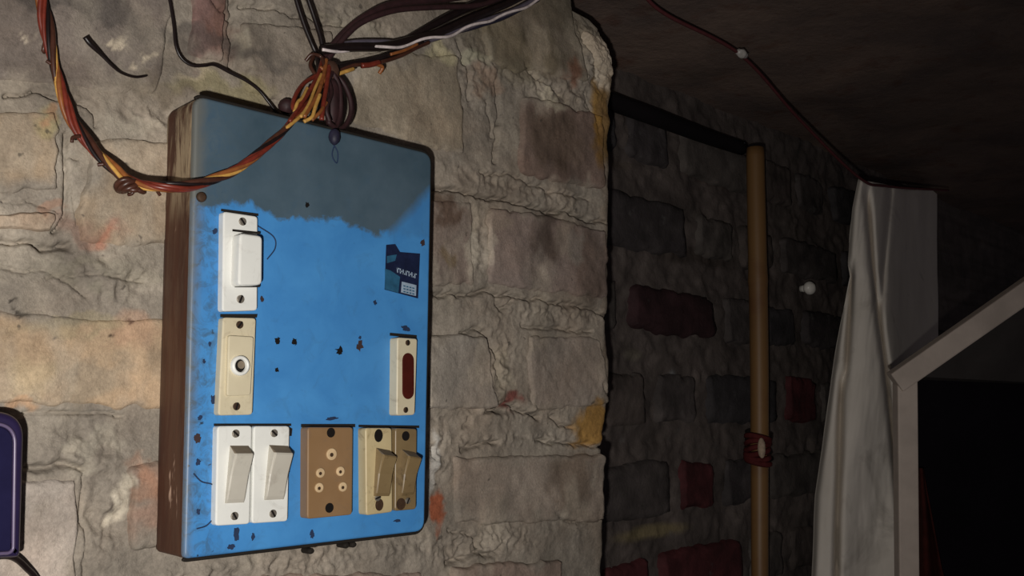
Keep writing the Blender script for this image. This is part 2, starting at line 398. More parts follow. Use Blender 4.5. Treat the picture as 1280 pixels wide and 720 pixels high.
def tint(X, Z, base):
    c = np.empty(X.shape + (3,)); c[:] = base
    wx, wz = fbm(X * 60, Z * 60, 31, 4) * 0.016, fbm(X * 60, Z * 60, 47, 4) * 0.016
    for x, z, hx, hz, col, a in SN:
        d = np.hypot((X + wx - x) / hx, (Z + wz - z) / hz)
        w = (a * (1 - sstep(0.6, 1.25, d)))[..., None]; c = c * (1 - w) + col * w
    g = 1 + 0.34 * fbm(X * 30, Z * 30, 61, 5) + 0.22 * fbm(X * 9, Z * 9, 63, 3)
    wash = sstep(0.12, 0.42, fbm(X * 26, Z * 15, 88, 5))[..., None] * 0.42
    c = c * (1 - wash) + np.array(lin(178, 168, 152)) * wash
    return c * g[..., None]
def base_relief(X, Z): return 0.004 * fbm(X * 11, Z * 11, 8, 3)
def relief(X, Z):                   # lumpy mortar, positive = out of the wall
    h = 0.0022 * fbm(X * 40, Z * 40, 3, 5) + base_relief(X, Z)
    amp = np.full(X.shape, 0.10)
    for x, z, hx, hz, a in LN:
        amp += (a / .005) * np.exp(-(((X - x) / hx) ** 2 + ((Z - z) / hz) ** 2))
    r = 0.0065 * fbm(X * 75, Z * 85, 17, 4, 0.5) + 0.006 * (0.28 - np.abs(fbm(X * 105, Z * 105, 27, 3)))
    h += np.clip(amp, 0, 1.2) * r
    return h
def crack_depth(X, Z):
    h = np.zeros(X.shape)
    wx, wz = fbm(X * 70, Z * 70, 71, 3) * 0.005, fbm(X * 70, Z * 70, 83, 3) * 0.005
    for pts, s, d in cracks:
        a = np.array(pts); m = 0.02
        box = (X > a[:, 0].min() - m) & (X < a[:, 0].max() + m) & (Z > a[:, 1].min() - m) & (Z < a[:, 1].max() + m)
        if box.any():
            dd = seg_dist((X + wx)[box], (Z + wz)[box], pts)
            h[box] = np.maximum(h[box], d * np.exp(-(dd / s) ** 2 / 2))
    return h

edge_px = [(757, 760), (758, 720), (759, 650), (757, 560), (760, 520), (764, 490), (765, 450), (761, 405), (764, 370), (765, 250), (767, 130), (770, 95), (768, 65), (757, 42), (742, 26), (718, 12), (692, 0)]
ez = np.array([xz(*p) for p in edge_px]); oz = np.argsort(ez[:, 1]); ez = ez[oz]
def edge_x(z): return np.interp(z, ez[:, 1], ez[:, 0]) + 0.0025 * fbm(np.asarray(z) * 60, np.asarray(z) * 0, 5, 3)
H_MAX = 0.556
zs = np.r_[np.linspace(-1.1, -0.125, 14), np.arange(-0.12, 0.50, 0.0013), np.linspace(0.505, H_MAX, 12)]
XS0 = -0.125
ncol = 480
Zg = np.repeat(zs[:, None], 12 + ncol + 14, 1); Xg = np.zeros_like(Zg); Yg = np.zeros_like(Zg)
E = edge_x(zs)
Xg[:, :12] = np.linspace(-0.9, XS0 - 0.004, 12)[None]
Xg[:, 12:12 + ncol] = XS0 + (E[:, None] - 0.012 - XS0) * np.linspace(0, 1, ncol)[None]
th = np.linspace(0, math.pi / 2, 9)[1:]
Xg[:, 12 + ncol:12 + ncol + 8] = (E[:, None] - 0.012) + 0.012 * np.sin(th)[None]
Yr = 0.012 * (1 - np.cos(th))
Yg[:, 12 + ncol:12 + ncol + 8] = Yr[None]
Xg[:, 12 + ncol + 8:] = E[:, None] + 0.004 * fbm(np.linspace(0, 5, 6)[None] + Zg[:, -6:] * 30, Zg[:, -6:] * 30, 2, 3)
Yg[:, 12 + ncol + 8:] = np.linspace(0.02, 0.2, 6)[None]
fade = np.ones_like(Xg); fade[:, 12 + ncol:12 + ncol + 8] = np.cos(th)[None]; fade[:, 12 + ncol + 8:] = 0
HH = relief(Xg, Zg) - crack_depth(Xg, Zg)
Yg = WY + Yg - HH * fade
base_m = lin(150, 141, 129)
wall = grid_obj('wall_front', np.stack([Xg, Yg, Zg], -1), M_MORTAR, None, tint(Xg, Zg, base_m))
tag(wall, 'mortar smeared brick wall carrying the blue board', kind='structure')

def brick(quad, col, proud=0.004, edge=0.007, seed=0, parent=wall, y=WY, nu=72, nv=40, mat=M_BRICK, rough=1.0, depth=0.02, own=None):
    TL, TR, BR, BL = [np.array(p) for p in quad]
    u, v = np.meshgrid(np.linspace(-1, 1, nu), np.linspace(-1, 1, nv))
    # pull the corners in so that the outline is rounded
    su = u * np.sqrt(1 - 0.16 * v ** 8 ); sv = v * np.sqrt(1 - 0.16 * u ** 8)
    a, b = (su + 1) / 2, (sv + 1) / 2
    P = (TL[None, None] * ((1 - a) * (1 - b))[..., None] + TR * (a * (1 - b))[..., None] + BR * (a * b)[..., None] + BL * ((1 - a) * b)[..., None])
    X, Z = P[..., 0], P[..., 1]
    L = (np.linalg.norm(TR - TL) + np.linalg.norm(BR - BL)) / 2; Hh = (np.linalg.norm(TL - BL) + np.linalg.norm(TR - BR)) / 2
    wob = 0.0060 * rough
    rim = np.maximum(np.abs(u), np.abs(v)) ** 2
    X = X + rim * wob * fbm(X * 45, Z * 45, 100 + seed, 3); Z = Z + rim * wob * fbm(X * 45, Z * 45, 140 + seed, 3)
    d = np.minimum((1 - np.abs(u)) * L / 2, (1 - np.abs(v)) * Hh / 2)
    d = d + 0.003 * fbm(X * 70, Z * 70, 180 + seed, 3) * (d > 0)
    h = (proud + depth) * sstep(0, edge, d) - depth
    if y == WY: h += base_relief(X, Z)
    h += (0.0016 * fbm(X * 28, Z * 28, 200 + seed, 4) + 0.0012 * fbm(X * 120, Z * 120, 220 + seed, 3)) * rough
    h -= crack_depth(X, Z) * 0.8 if y == WY else 0
    Y = y - h
    smear = sstep(0.000, 0.016, d + 0.024 * fbm(X * 32, Z * 32, 260 + seed, 4) + 0.005)[..., None]
    bc = np.array(lin(*col)) * smear + np.array(base_m) * (1 - smear)
    cc = tint(X, Z, bc) if own is None else own(X, Z, np.array(lin(*col)))
    return grid_obj('brick', np.stack([X, Y, Z], -1), mat, parent, cc, flip=True)

def Q(*pts): return [xz(*p) for p in pts]
front = [
    (Q((-45, -60), (236, -45), (205, 132), (-45, 108)), (130, 120, 112)),
    (Q((236, -50), (288, -50), (288, 86), (226, 74)), (128, 102, 96)),
    (Q((294, 22), (418, 34), (414, 160), (300, 120)), (142, 132, 120)),
    (Q((-60, 125), (79, 130), (80, 250), (-60, 252)), (170, 150, 126)),
    (Q((-60, 256), (72, 258), (72, 300), (-60, 297)), (166, 146, 126)),
    (Q((100, 166), (262, 172), (255, 318), (84, 312)), (168, 150, 128)),
    (Q((-60, 376), (235, 392), (232, 520), (-60, 516)), (190, 165, 136)),
    (Q((-70, 588), (103, 586), (106, 760), (-70, 760)), (170, 160, 150)),
    (Q((152, 580), (240, 560), (236, 690), (150, 694)), (160, 134, 118)),
    (Q((434, 62), (578, 62), (586, 205), (430, 160)), (158, 146, 128)),
    (Q((584, -40), (706, -30), (742, 112), (606, 84)), (130, 120, 106)),
    (Q((648, 112), (757, 138), (755, 243), (644, 222)), (130, 112, 102)),
    (Q((525, 242), (592, 247), (594, 362), (525, 362)), (140, 126, 116)),
    (Q((604, 250), (759, 282), (761, 380), (602, 362)), (142, 128, 120)),
    (Q((522, 408), (608, 414), (624, 514), (526, 520)), (150, 142, 132)),
    (Q((652, 410), (750, 420), (764, 512), (660, 520)), (148, 138, 128)),
    (Q((556, 566), (757, 562), (757, 658), (566, 662)), (150, 138, 126)),
    (Q((560, 702), (700, 692), (706, 780), (560, 780)), (150, 132, 120)),
    (Q((300, 715), (530, 705), (530, 790), (300, 790)), (148, 132, 120)),
]
for i, (q, c) in enumerate(front): brick(q, c, proud=0.0034 + 0.0010 * ((i * 7) % 3), seed=i * 3)

# lime plaster dab on the broken top corner of the wall
u, v = np.meshgrid(np.linspace(-1, 1, 36), np.linspace(-1, 1, 60))
px_ = [(726, 30), (752, 36), (771, 82), (760, 108), (736, 70)]
c0 = np.array(xz(748, 70)); ax = np.array(xz(764, 104)) - np.array(xz(732, 34)); ax /= 2; bx = np.array([0.016, 0.002])
su, sv = u * np.sqrt(1 - v ** 2 / 2), v * np.sqrt(1 - u ** 2 / 2)
X = c0[0] + ax[0] * sv + bx[0] * su * 1.15; Z = c0[1] + ax[1] * sv + bx[1] * su
rr = np.hypot(su, sv); h = 0.009 * (1 - rr ** 4) + 0.006 * fbm(X * 80, Z * 80, 9, 4) - 0.006 * sstep(.8, 1, rr)
X = X + 0.004 * fbm(X * 60, Z * 60, 15, 3) * rr
o = grid_obj('plaster_dab', np.stack([X, WY + 0.004 - h, Z], -1), M_MORTAR, wall, np.broadcast_to(np.array(lin(196, 182, 162)), X.shape + (3,)).copy(), flip=True)
o['label'] = 'pale lime plaster dab'

# ------------------------------------------------------------------ the recess behind the pillar edge
RY = 0.2
def sooty(name, contrast):
    k = NT(name, 0.8, 0.25)
    at = k.n('ShaderNodeAttribute', attribute_name='tint').outputs['Color']
    c = k.mix(1.0, at, k.ramp(k.noise(20, 5, 0.65, 0.5), [(0.3, BW(1 - contrast)), (0.7, BW(1 + contrast))]), 'MULTIPLY')
    fl = k.ramp(k.noise(38, 3, 0.6), [(0.66, BW(0)), (0.76, BW(0.5))])
    c = k.mix(fl, c, lin(92, 90, 88))
    return k.done(c, k.noise(120, 5, 0.7), 0.6, 0.003)
M_SOOT = sooty('sooty_mortar', 0.35); M_SOOTB = sooty('sooty_brick', 0.4)
zr = np.r_[np.linspace(-1.1, -0.22, 8), np.linspace(-0.2, 0.60, 200)]; xr = np.r_[np.linspace(0.3, 1.8, 300), np.linspace(1.83, 3.4, 14)]
Xr, Zr = np.meshgrid(xr, zr)
Yr_ = RY - 0.006 * fbm(Xr * 25, Zr * 25, 55, 4) - 0.004 * fbm(Xr * 80, Zr * 80, 66, 3)
tc = np.empty(Xr.shape + (3,)); tc[:] = lin(82, 74, 70)
tc *= (1 + 0.5 * fbm(Xr * 18, Zr * 18, 67, 3))[..., None]
for (cx, cy), (hx, hy), c, a in [((815, 664), (48, 10), (120, 108, 80), .9), ((790, 445), (12, 8), (104, 98, 86), .7), ((770, 205), (26, 7), (86, 76, 68), .7),
                                 ((900, 225), (45, 10), (60, 46, 40), .7), ((840, 478), (5, 16), (120, 122, 122), .8), ((865, 320), (60, 12), (46, 38, 32), .6)]:
    x, z = xz(cx, cy, RY); hx_ = abs(xz(cx + hx, cy, RY)[0] - x); hz_ = abs(xz(cx, cy + hy, RY)[1] - z)
    w = (a * (1 - sstep(.5, 1.2, np.hypot((Xr - x) / hx_, (Zr - z) / hz_ + fbm(Xr * 20, Zr * 20, 4, 2) * .6))))[..., None]
    tc = tc * (1 - w) + np.array(lin(*c)) * w
back = grid_obj('wall_back', np.stack([Xr, Yr_, Zr], -1), M_SOOT, None, tc)
tag(back, 'dark sooty brick wall in the recess behind the pole', kind='structure')
def ownt(X, Z, c):
    g = 1 + 0.5 * fbm(X * 40, Z * 40, 7, 3); return c * g[..., None]
z0 = xz(800, 613, RY)[1]
dull = [(70, 64, 62), (62, 57, 57), (74, 66, 62), (58, 55, 56), (78, 72, 68)]
for kz in range(-2, 5):
    zc = z0 + kz * 0.1205
    xs_ = 0.60 + (0.055 if kz % 2 else 0.0)
    j = 0
    while xs_ < 1.75:
        w = 0.115 if (j + kz) % 3 else 0.225
        if kz == 0 and j == 1: w = 0.10
        mid = xs_ + w / 2; pc = dull[(j * 3 + kz * 2) % 5]
        if (kz, j) in ((0, 1), (-1, 1), (-1, 0), (2, 1), (1, 3)): pc = (72, 34, 36)
        if kz == 2: pc = (50, 32, 34) if j == 1 else pc
        h2 = 0.038 + 0.003 * rng.uniform(-1, 1); jz = 0.004 * rng.uniform(-1, 1)
        q = [(xs_ + .006, zc + h2 + jz), (xs_ + w - .008, zc + h2 - jz), (xs_ + w - .008, zc - h2), (xs_ + .006, zc - h2 + jz)]
        brick(q, pc, proud=0.004 + 0.005 * rng.random(), edge=0.007, seed=300 + kz * 20 + j, parent=back, y=RY - 0.002, nu=26, nv=14, mat=M_SOOTB, rough=1.5, own=ownt)
        xs_ += w + 0.012; j += 1

# ceiling, floor and the beam under the ceiling
M_CEIL = None
k = NT('smoked_ceiling', 0.9, 0.15)
c = k.mix(k.ramp(k.noise(5, 6, 0.65, 0.6), [(0.35, BW(0)), (0.75, BW(1))]), lin(94, 82, 78), lin(132, 112, 100))
c = k.mix(k.ramp(k.noise(22, 4, 0.6), [(0.55, BW(0)), (0.75, BW(0.6))]), c, lin(92, 58, 44))
M_CEIL = k.done(c, k.noise(40, 6, 0.7), 0.5, 0.006)
Xc, Yc = np.meshgrid(np.linspace(-0.9, 3.4, 120), np.linspace(-1.2, 0.22, 60))
Zc = 0.552 + 0.01 * fbm(Xc * 9, Yc * 9, 21, 4) + 0.006
o = grid_obj('ceiling', np.stack([Xc, Yc, Zc], -1), M_CEIL); tag(o, 'smoke darkened rough ceiling', kind='structure')
M_FLOOR = plain('earth_floor', lin(70, 62, 54), 0.95, 0.1, 0.3, 8, 0.4)
o = mesh_obj('floor', *box_geo(-0.9, 3.4, -1.4, 0.22, -1.14, -1.1), M_FLOOR, smooth=False); tag(o, 'dark earth floor', kind='structure')
M_BEAM = plain('charred_beam', lin(20, 16, 18), 0.85, 0.15, 0.3, 40, 0.4, stretch=(0.2, 1, 1))
xb1 = xz(930, 190, 0.17)[0]
Cb = np.stack([np.linspace(0.52, xb1, 24), 0.172 + 0.003 * np.sin(np.linspace(0, 9, 24)), xz(850, 158, 0.172)[1] + 0.002 * np.sin(np.linspace(0, 7, 24) + 1)], 1)
o = tube('roof_beam', Cb, np.linspace(0.0125, 0.011, 24), M_BEAM, sides=10); tag(o, 'blackened thin roof beam running above the recess to the pole', 'beam')

# ------------------------------------------------------------------ switch board
board = empty('switch_board', on_plane(380, 690, 0.02))
tag(board, 'blue switchboard in a brown wooden box with sooty grey top on the brick wall', 'switchboard')
BQ = [xz(244, 118, 0), xz(540.3, 191.7, 0), xz(531.5, 664.0, 0), xz(230, 699.5, 0)]
outer = fillet(BQ, [0.009, 0.010, 0.009, 0.004], 7)
def yloop(name, mat, ys, ins, parent):
    loops = [[(p[0], y, p[1]) for p in inset(outer, d)] for y, d in zip(ys, ins)]
    n = len(outer); v = [p for l in loops for p in l]; f = []
    for j in range(len(loops) - 1):
        for i in range(n): f.append((j * n + i, j * n + (i + 1) % n, (j + 1) * n + (i + 1) % n, (j + 1) * n + i))
    f.append(tuple(range(n))); f.append(tuple((len(loops) - 1) * n + i for i in range(n)))
    ob = mesh_obj(name, v, f, mat, parent, False); fix_normals(ob); return ob
o = yloop('box_frame', M_WOOD, (0.003, 0.004, 0.008, 0.012, 0.037, 0.041, 0.0435), (0.0012, 0.0004, 0.0, 0.0002, 0.0006, 0.0016, 0.004), board)
o['label'] = 'chipped brown wooden box side'
face = slab('face_panel', inset(outer, 0.0002), 0.0, 0.0042, M_FACE, board, 0.0022, 4)
face['label'] = 'blue painted face with grey sooty top'
# dark strip painting the board's shadow line round the top, right and bottom of the face
ed = np.array([(p[0], 0.0032, p[1]) for p in inset(outer, -0.0009)])
i0 = int(np.argmin([np.hypot(p[0] - BQ[0][0], p[1] - BQ[0][1]) for p in outer]))
path = [ed[(i) % len(ed)] for i in range(3, 7 * 4 - 3)]
pp = [];
for a, b in zip(path[:-1], path[1:]):
    nn = max(2, int(np.linalg.norm(b - a) / 0.004))
    for t in range(nn): pp.append(a + (b - a) * t / nn)
o = tube('shadow_strip', np.array(pp), 0.0013, M_GAP, board, 6); o['label'] = 'thin dark strip painting the shadow line'

def plate(nm, quad, yf, mat, label, b=0.0011, y1=0.0, rad=0.0024):
    o = slab(nm, fillet([xz(p[0], p[1], yf) for p in quad], rad, 4), yf, y1, mat, board, b, 3)
    if label: o['label'] = label
    return o
def screw(parent, px, py, yf, r=0.0026, mat=M_SCREW, slot_a=0.6):
    c = np.array(xz(px, py, yf)); o1 = slab_geo(circle(c, r, 14), yf - 0.0008, yf + 0.001, 0.0005, 2)
    a = np.array([math.cos(slot_a), math.sin(slot_a)]); b = np.array([-a[1], a[0]])
    sc = mesh_obj('screw', *o1, mat, parent, False); fix_normals(sc)
    s = slab('slot', np.array([c + a * r * .95 + b * r * .24, c + a * r * .95 - b * r * .24, c - a * r * .95 - b * r * .24, c - a * r * .95 + b * r * .24]), yf - 0.00092, yf, M_HOLE, parent, 0.0, 1)
    s.name = 'screw_slot'
def gap(quad, yf, name='shade_line', parent=None):     # dark strip painting shade at plate edges and rocker gaps
    o = slab(name, np.array([xz(p[0], p[1], yf) for p in quad]), yf, yf + 0.0008, M_GAP, parent or board, 0.0, 1); return o

Y6, Y9 = -0.006, -0.009
# upper switch with a bulging square rocker
s = plate('switch', [(279.5, 264), (322.5, 270.5), (322, 388), (278, 389.5)], Y6, M_IVORY, 'white switch at the upper left of the board')
def rocker_block(name, quad_front, yf, y1, mat, parent, b=0.002):
    o = slab(name, fillet([xz(p[0], p[1], yf) for p in quad_front], 0.0032, 4), yf, y1, mat, parent, b, 3); return o
rocker_block('rocker', [(300, 291), (328.5, 295), (328, 356), (298, 357)], -0.0155, Y6, M_IVORY, s, 0.0016)
gap([(291, 286.5), (325, 290), (325, 293), (291, 289)], Y6 - 0.0006, parent=s); gap([(294, 356), (325, 355.5), (325, 359), (294, 359)], Y6 - 0.0006, parent=s)
screw(s, 303, 277, Y6, 0.0028, M_SCREW, -0.9); screw(s, 300.5, 374, Y6, 0.0028, M_SCREW, 1.2)
# bell push / lamp plate with a ring
s = plate('lamp_plate', [(279, 396.5), (320.5, 397.5), (316, 518.5), (273, 519.5)], Y6, M_CREAM, 'yellowed plate with a round hole below the upper switch')
plate_b = slab('raised_middle', fillet([xz(p[0], p[1], -0.0085) for p in [(286, 419), (317.5, 421), (313.5, 494), (284, 495)]], 0.0018, 4), -0.0085, Y6, M_CREAM, s, 0.0008, 3)
cc = np.array(xz(301.5, 457, -0.011)); R1, R2, n = 0.0066, 0.0042, 28
v, f = [], []
for r_, y_ in ((R1, -0.0085), (R1, -0.0106), (R1 - .0009, -0.0116), (R2 + .0005, -0.0116), (R2, -0.0108), (R2, -0.0072)):
    v += [(p[0], y_, p[1]) for p in circle(cc, r_, n)]
for j in range(5):
    for i in range(n): f.append((j * n + i, j * n + (i + 1) % n, (j + 1) * n + (i + 1) % n, (j + 1) * n + i))
o = mesh_obj('ring', v, f, M_IVORY, s, True); fix_normals(o)
o = slab('hole', circle(cc, R2, 24), -0.0088, -0.0085, M_HOLE, s, 0.0, 1)
o = slab('hole_bottom', circle(cc + np.array([0.0012, 0.0006]), R2 * .62, 20), -0.0091, -0.0088, plain('dusty_recess', lin(120, 108, 92), 0.8), s, 0.0, 1)
screw(s, 299.5, 406, Y6, 0.0026, M_RUST, 0.9); screw(s, 295.5, 508, Y6, 0.0026, M_RUST, 1.3)
# pairs of rocker switches
def rocker_tilt(parent, quad, yplate, top, bot, mat):
    # wedge: stands out at its top, sinks at its bottom; quad on the plate plane
    TL, TR, BR, BL = [np.array(xz(p[0], p[1], yplate)) for p in quad]
    prof = [(-0.06, 0.0), (0.08, top * .93), (0.115, top), (0.5, top * .52), (0.93, bot), (1.0, bot * .5), (1.0, 0.0)]
    sides = [(0.0, 0.35), (0.06, 1.0), (0.94, 1.0), (1.0, 0.35)]
    v = []; f = []
    for a, kf in [(0.0, .82), (0.07, 1.0), (0.93, 1.0), (1.0, .82)]:
        for t, d in prof:
            p = (TL * (1 - a) + TR * a) * (1 - t) + (BL * (1 - a) + BR * a) * t
            v.append((p[0], yplate - d * kf, p[1]))
    m = len(prof)
    for j in range(3):
        for i in range(m - 1): f.append((j * m + i, j * m + i + 1, (j + 1) * m + i + 1, (j + 1) * m + i))
    f.append(tuple(range(m))); f.append(tuple(3 * m + i for i in range(m))[::-1])
    o = mesh_obj('rocker', v, f, mat, parent, False); fix_normals(o)
    o.data.materials.append(M_LEDGE)                     # darker upper face, shade put into the colour
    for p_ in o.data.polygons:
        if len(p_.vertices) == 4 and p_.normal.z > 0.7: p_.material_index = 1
    return o
s = plate('switch', [(272, 532.5), (315.5, 532), (312.5, 655), (269.5, 657.5)], Y6, M_IVORY, 'white rocker switch at the lower left corner of the board')
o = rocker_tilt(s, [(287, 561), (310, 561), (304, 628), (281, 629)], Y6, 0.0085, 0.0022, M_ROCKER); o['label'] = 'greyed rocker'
screw(s, 294.5, 542, Y6, 0.0027, M_SCREW, -.7); screw(s, 293, 645, Y6, 0.0027, M_SCREW, -1.0)
s = plate('switch', [(317.5, 532.5), (362.5, 532.5), (360, 651.5), (315, 654.5)], Y6, M_IVORY, 'white rocker switch beside the tan socket')
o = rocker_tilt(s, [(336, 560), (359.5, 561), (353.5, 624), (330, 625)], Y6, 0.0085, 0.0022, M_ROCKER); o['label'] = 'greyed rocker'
screw(s, 342.5, 541.5, Y6, 0.0027, M_SCREW, -.7); screw(s, 341, 642, Y6, 0.0027, M_SCREW, -1.0)
for q in ([(268, 529.5), (364, 529.5), (364, 532.5), (268, 532.5)], [(377, 530), (444, 530), (444, 534), (377, 534)], [(449, 531), (524, 532), (524, 535), (449, 534)],
          [(276, 392.5), (322, 392.5), (321, 397), (276, 396.5)], [(277, 261), (323, 267), (323, 270), (277, 264)], [(488, 416), (521, 419), (521, 422.5), (488, 419.5)],
          [(362.5, 534), (365.5, 536), (364.5, 545), (362, 545)]):
    gap(q, -0.0008)
# five pin socket
s = plate('socket', [(385, 533.8), (441.5, 534), (440.5, 643.5), (384.5, 649)], Y9, M_TAN, 'tan five pin socket in the bottom row')
for px, py, r in ((414, 567.7, .0042), (400, 591, .0034), (425, 589, .0034), (398.5, 609.5, .0034), (428, 608.5, .0034)):
    c = np.array(xz(px, py, Y9))
    v, f = slab_geo(circle(c, r, 18), Y9 - 0.0013, Y9 + .001, 0.0006, 2); o = mesh_obj('pin_sleeve', v, f, M_PIN, s, False); fix_normals(o)
    slab('pin_hole', circle(c + np.array([-.0006, -.0004]), r * .34, 12), Y9 - 0.0016, Y9 - 0.001, M_RUST, s, 0.0, 1)
for px, py in ((413.5, 540.8), (411.6, 634.8)):
    slab('screw_hole', circle(xz(px, py, Y9), 0.0034, 16), Y9 - 0.0004, Y9 + .001, M_HOLE, s, 0.0, 1)
# dirty pair at the right
s = plate('switch', [(457, 534.8), (490, 535), (491, 640), (458, 644.5)], Y9, M_DIRTY, 'yellowed dirty switch right of the socket')
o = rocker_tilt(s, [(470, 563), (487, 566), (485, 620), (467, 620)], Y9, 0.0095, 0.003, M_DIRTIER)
slab('screw_hole', circle(xz(473, 544.5, Y9), 0.0038, 16, 1, 1.25), Y9 - 0.0004, Y9 + .001, M_HOLE, s, 0.0, 1)
slab('screw_hole', circle(xz(474, 631, Y9), 0.0036, 16, 1, 1.2), Y9 - 0.0004, Y9 + .001, M_RUST, s, 0.0, 1)
screw(s, 472, 622, Y9 - .0004, 0.0026, M_SCREW, .3)
s = plate('switch', [(494.5, 535), (521.5, 536), (520.5, 636.5), (494, 639)], Y9, M_DIRTIER, 'brown grimy switch at the lower right corner of the board')
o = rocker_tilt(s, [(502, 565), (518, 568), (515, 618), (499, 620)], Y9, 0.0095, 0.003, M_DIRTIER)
slab('screw_hole', circle(xz(507, 545, Y9), 0.0036, 16), Y9 - 0.0004, Y9 + .001, M_HOLE, s, 0.0, 1)
slab('screw_hole', circle(xz(501, 630, Y9), 0.0036, 16, 1.2, 1.2), Y9 - 0.0004, Y9 + .001, M_RUST, s, 0.0, 1)
screw(s, 509.5, 626, Y9 - .0002, 0.0024, M_SCREW, 1.1)
# indicator with an oval red lens
s = plate('indicator', [(497, 421.5), (522, 423.3), (518.8, 518.7), (496, 519.7)], Y9, M_CREAM, 'cream indicator plate with an oval dark red lens')
cl = np.array(xz(510, 470, Y9)); a_ = np.array(xz(510, 450.5, Y9)) - cl; hw = 0.0057
o_ = np.array([cl + a_ + hw * np.array([math.cos(t), math.sin(t)]) for t in np.linspace(0, math.pi, 12)] + [cl - a_ + hw * np.array([math.cos(t), math.sin(t)]) for t in np.linspace(math.pi, 2 * math.pi, 12)])
o = slab('lens', o_, Y9 - 0.0006, Y9 + .001, M_REDLENS, s, 0.0005, 2); o['label'] = 'oval dark red lens'
screw(s, 509.5, 428.5, Y9, 0.0022, M_RUST, 1.5); screw(s, 507, 512.5, Y9, 0.0022, M_RUST, 1.3)

# maker's sticker: dark emblem, a line of worn lettering, a pale block and a teal block
s = slab('sticker', np.array([xz(p[0], p[1], -.0004) for p in [(483, 306), (494, 305), (500, 315), (525, 317), (522.5, 373), (481, 362)]]), -0.0005, 0.0002, M_STK_DARK, board, 0.0, 1)
s['label'] = 'dark worn sticker'
def flat(name, q, y, mat, par): return slab(name, np.array([xz(p[0], p[1], y) for p in q]), y, y + .0004, mat, par, 0.0, 1)
flat('sticker_block', [(481.5, 336), (488, 338), (500, 346), (498, 366), (481.5, 361.5)], -.0008, M_STK_TEAL, s)
flat('sticker_block', [(502.5, 352), (520.5, 356.5), (520, 370), (501.5, 365.5)], -.0008, M_STK_PALE, s)
flat('sticker_block', [(484, 320), (496, 318), (494, 326), (484, 329)], -.0008, M_STK_TEAL, s)
g = []
for i in range(7):                 # worn lettering, strokes only
    x = 496.5 + i * 3.6; y = 334.5 + i * 1.15
    q = [(x, y), (x + 1.0, y + .3), (x + 1.2, y + 6.4), (x + .2, y + 6)]
    g.append(slab_geo(np.array([xz(p[0], p[1], -.0009) for p in q]), -.0009, -.0005, 0.0, 1))
    q = [(x, y + (i % 3) * 2.2), (x + 2.8, y + .8 + (i % 3) * 2.2), (x + 2.8, y + 2.3 + (i % 3) * 2.2), (x, y + 1.6 + (i % 3) * 2.2)]
    g.append(slab_geo(np.array([xz(p[0], p[1], -.0009) for p in q]), -.0009, -.0005, 0.0, 1))
o = mesh_obj('lettering', *join_geo(*g), M_STK_PALE, s, False); fix_normals(o)
g = []
for i in range(3):
    y = 356.5 + i * 3.6
    for j in range(4):
        x = 504.5 + j * 3.7; q = [(x, y + j * .9), (x + 2.4, y + .6 + j * .9), (x + 2.4, y + 2.0 + j * .9), (x, y + 1.4 + j * .9)]
        g.append(slab_geo(np.array([xz(p[0], p[1], -.0011) for p in q]), -.0011, -.0007, 0.0, 1))
o = mesh_obj('lettering', *join_geo(*g), M_STK_TEAL, s, False); fix_normals(o)

# nail heads, old screw holes, ink and grime marks on the face
for px, py, r, m in ((347, 425.5, .0019, M_HOLE), (367.5, 427.5, .0019, M_HOLE), (346, 462, .0012, M_HOLE), (424.5, 438.5, .0026, M_HOLE), (449.5, 433, .0031, M_SMUDGE2),
                     (384, 256.5, .0016, M_HOLE), (468.5, 378.5, .0014, M_SMUDGE), (450, 422, .001, M_SMUDGE), (528.5, 303.5, .0022, M_SMUDGE2)):
    c = np.array(xz(px, py, 0)); o_ = circle(c, r, 14, 1, 1.2) * 1.0
    o_ = o_ + 0.25 * r * rng.normal(size=o_.shape)
    slab('screw_hole', o_, -0.0004, 0.0005, m, board, 0.0, 1)
c = xz(251, 246.5, 0); v, f = slab_geo(circle(c, .0034, 16), -0.0026, 0.0, 0.0016, 3); o = mesh_obj('nail_head', v, f, M_RUST, board, True); fix_normals(o)
def blob(px, py, hx, hy, mat, seed, y=-0.0005, name='smudge'):
    hx, hy = hx * .8, hy * .8
    c = np.array(xz(px, py, 0)); ex = xz(px + hx, py, 0)[0] - c[0]; ezz = xz(px, py - hy, 0)[1] - c[1]
    t = np.linspace(0, 2 * math.pi, 26)[:-1]; rr_ = 1 + 0.9 * fbm(np.cos(t) * 1.6 + seed * 9, np.sin(t) * 1.6, seed, 3)
    slab(name, np.stack([c[0] + ex * np.cos(t) * rr_, c[1] + ezz * np.sin(t) * rr_], 1), y, 0.0004, mat, board, 0.0, 1)
for b_ in ((246, 547, 5, 7, M_SMUDGE2, 1), (295, 668, 3.5, 9, M_SMUDGE, 2), (289, 683, 6, 4, M_SMUDGE, 3), (316, 671, 3, 6, M_SMUDGE, 4), (390, 668, 3, 6, M_SMUDGE, 5),
           (496, 651, 5, 2, M_SMUDGE, 6), (248, 577, 4, 5, M_SMUDGE, 7), (262, 430, 2, 4, M_SMUDGE, 8), (255, 452, 2, 4, M_SMUDGE, 9), (250, 522, 3, 4, M_SMUDGE, 10),
           (268, 289, 4, 5, M_SMUDGE, 11), (266, 500, 3, 7, M_SMUDGE, 12), (270, 585, 3, 4, M_SMUDGE, 14), (327, 374, 2.5, 5, M_SMUDGE2, 15), (248, 640, 3, 5, M_SMUDGE, 16), (414, 523, 8, 2.5, M_SMUDGE, 17), (507, 411, 6, 4, M_SMUDGE, 18)):
    blob(*b_)
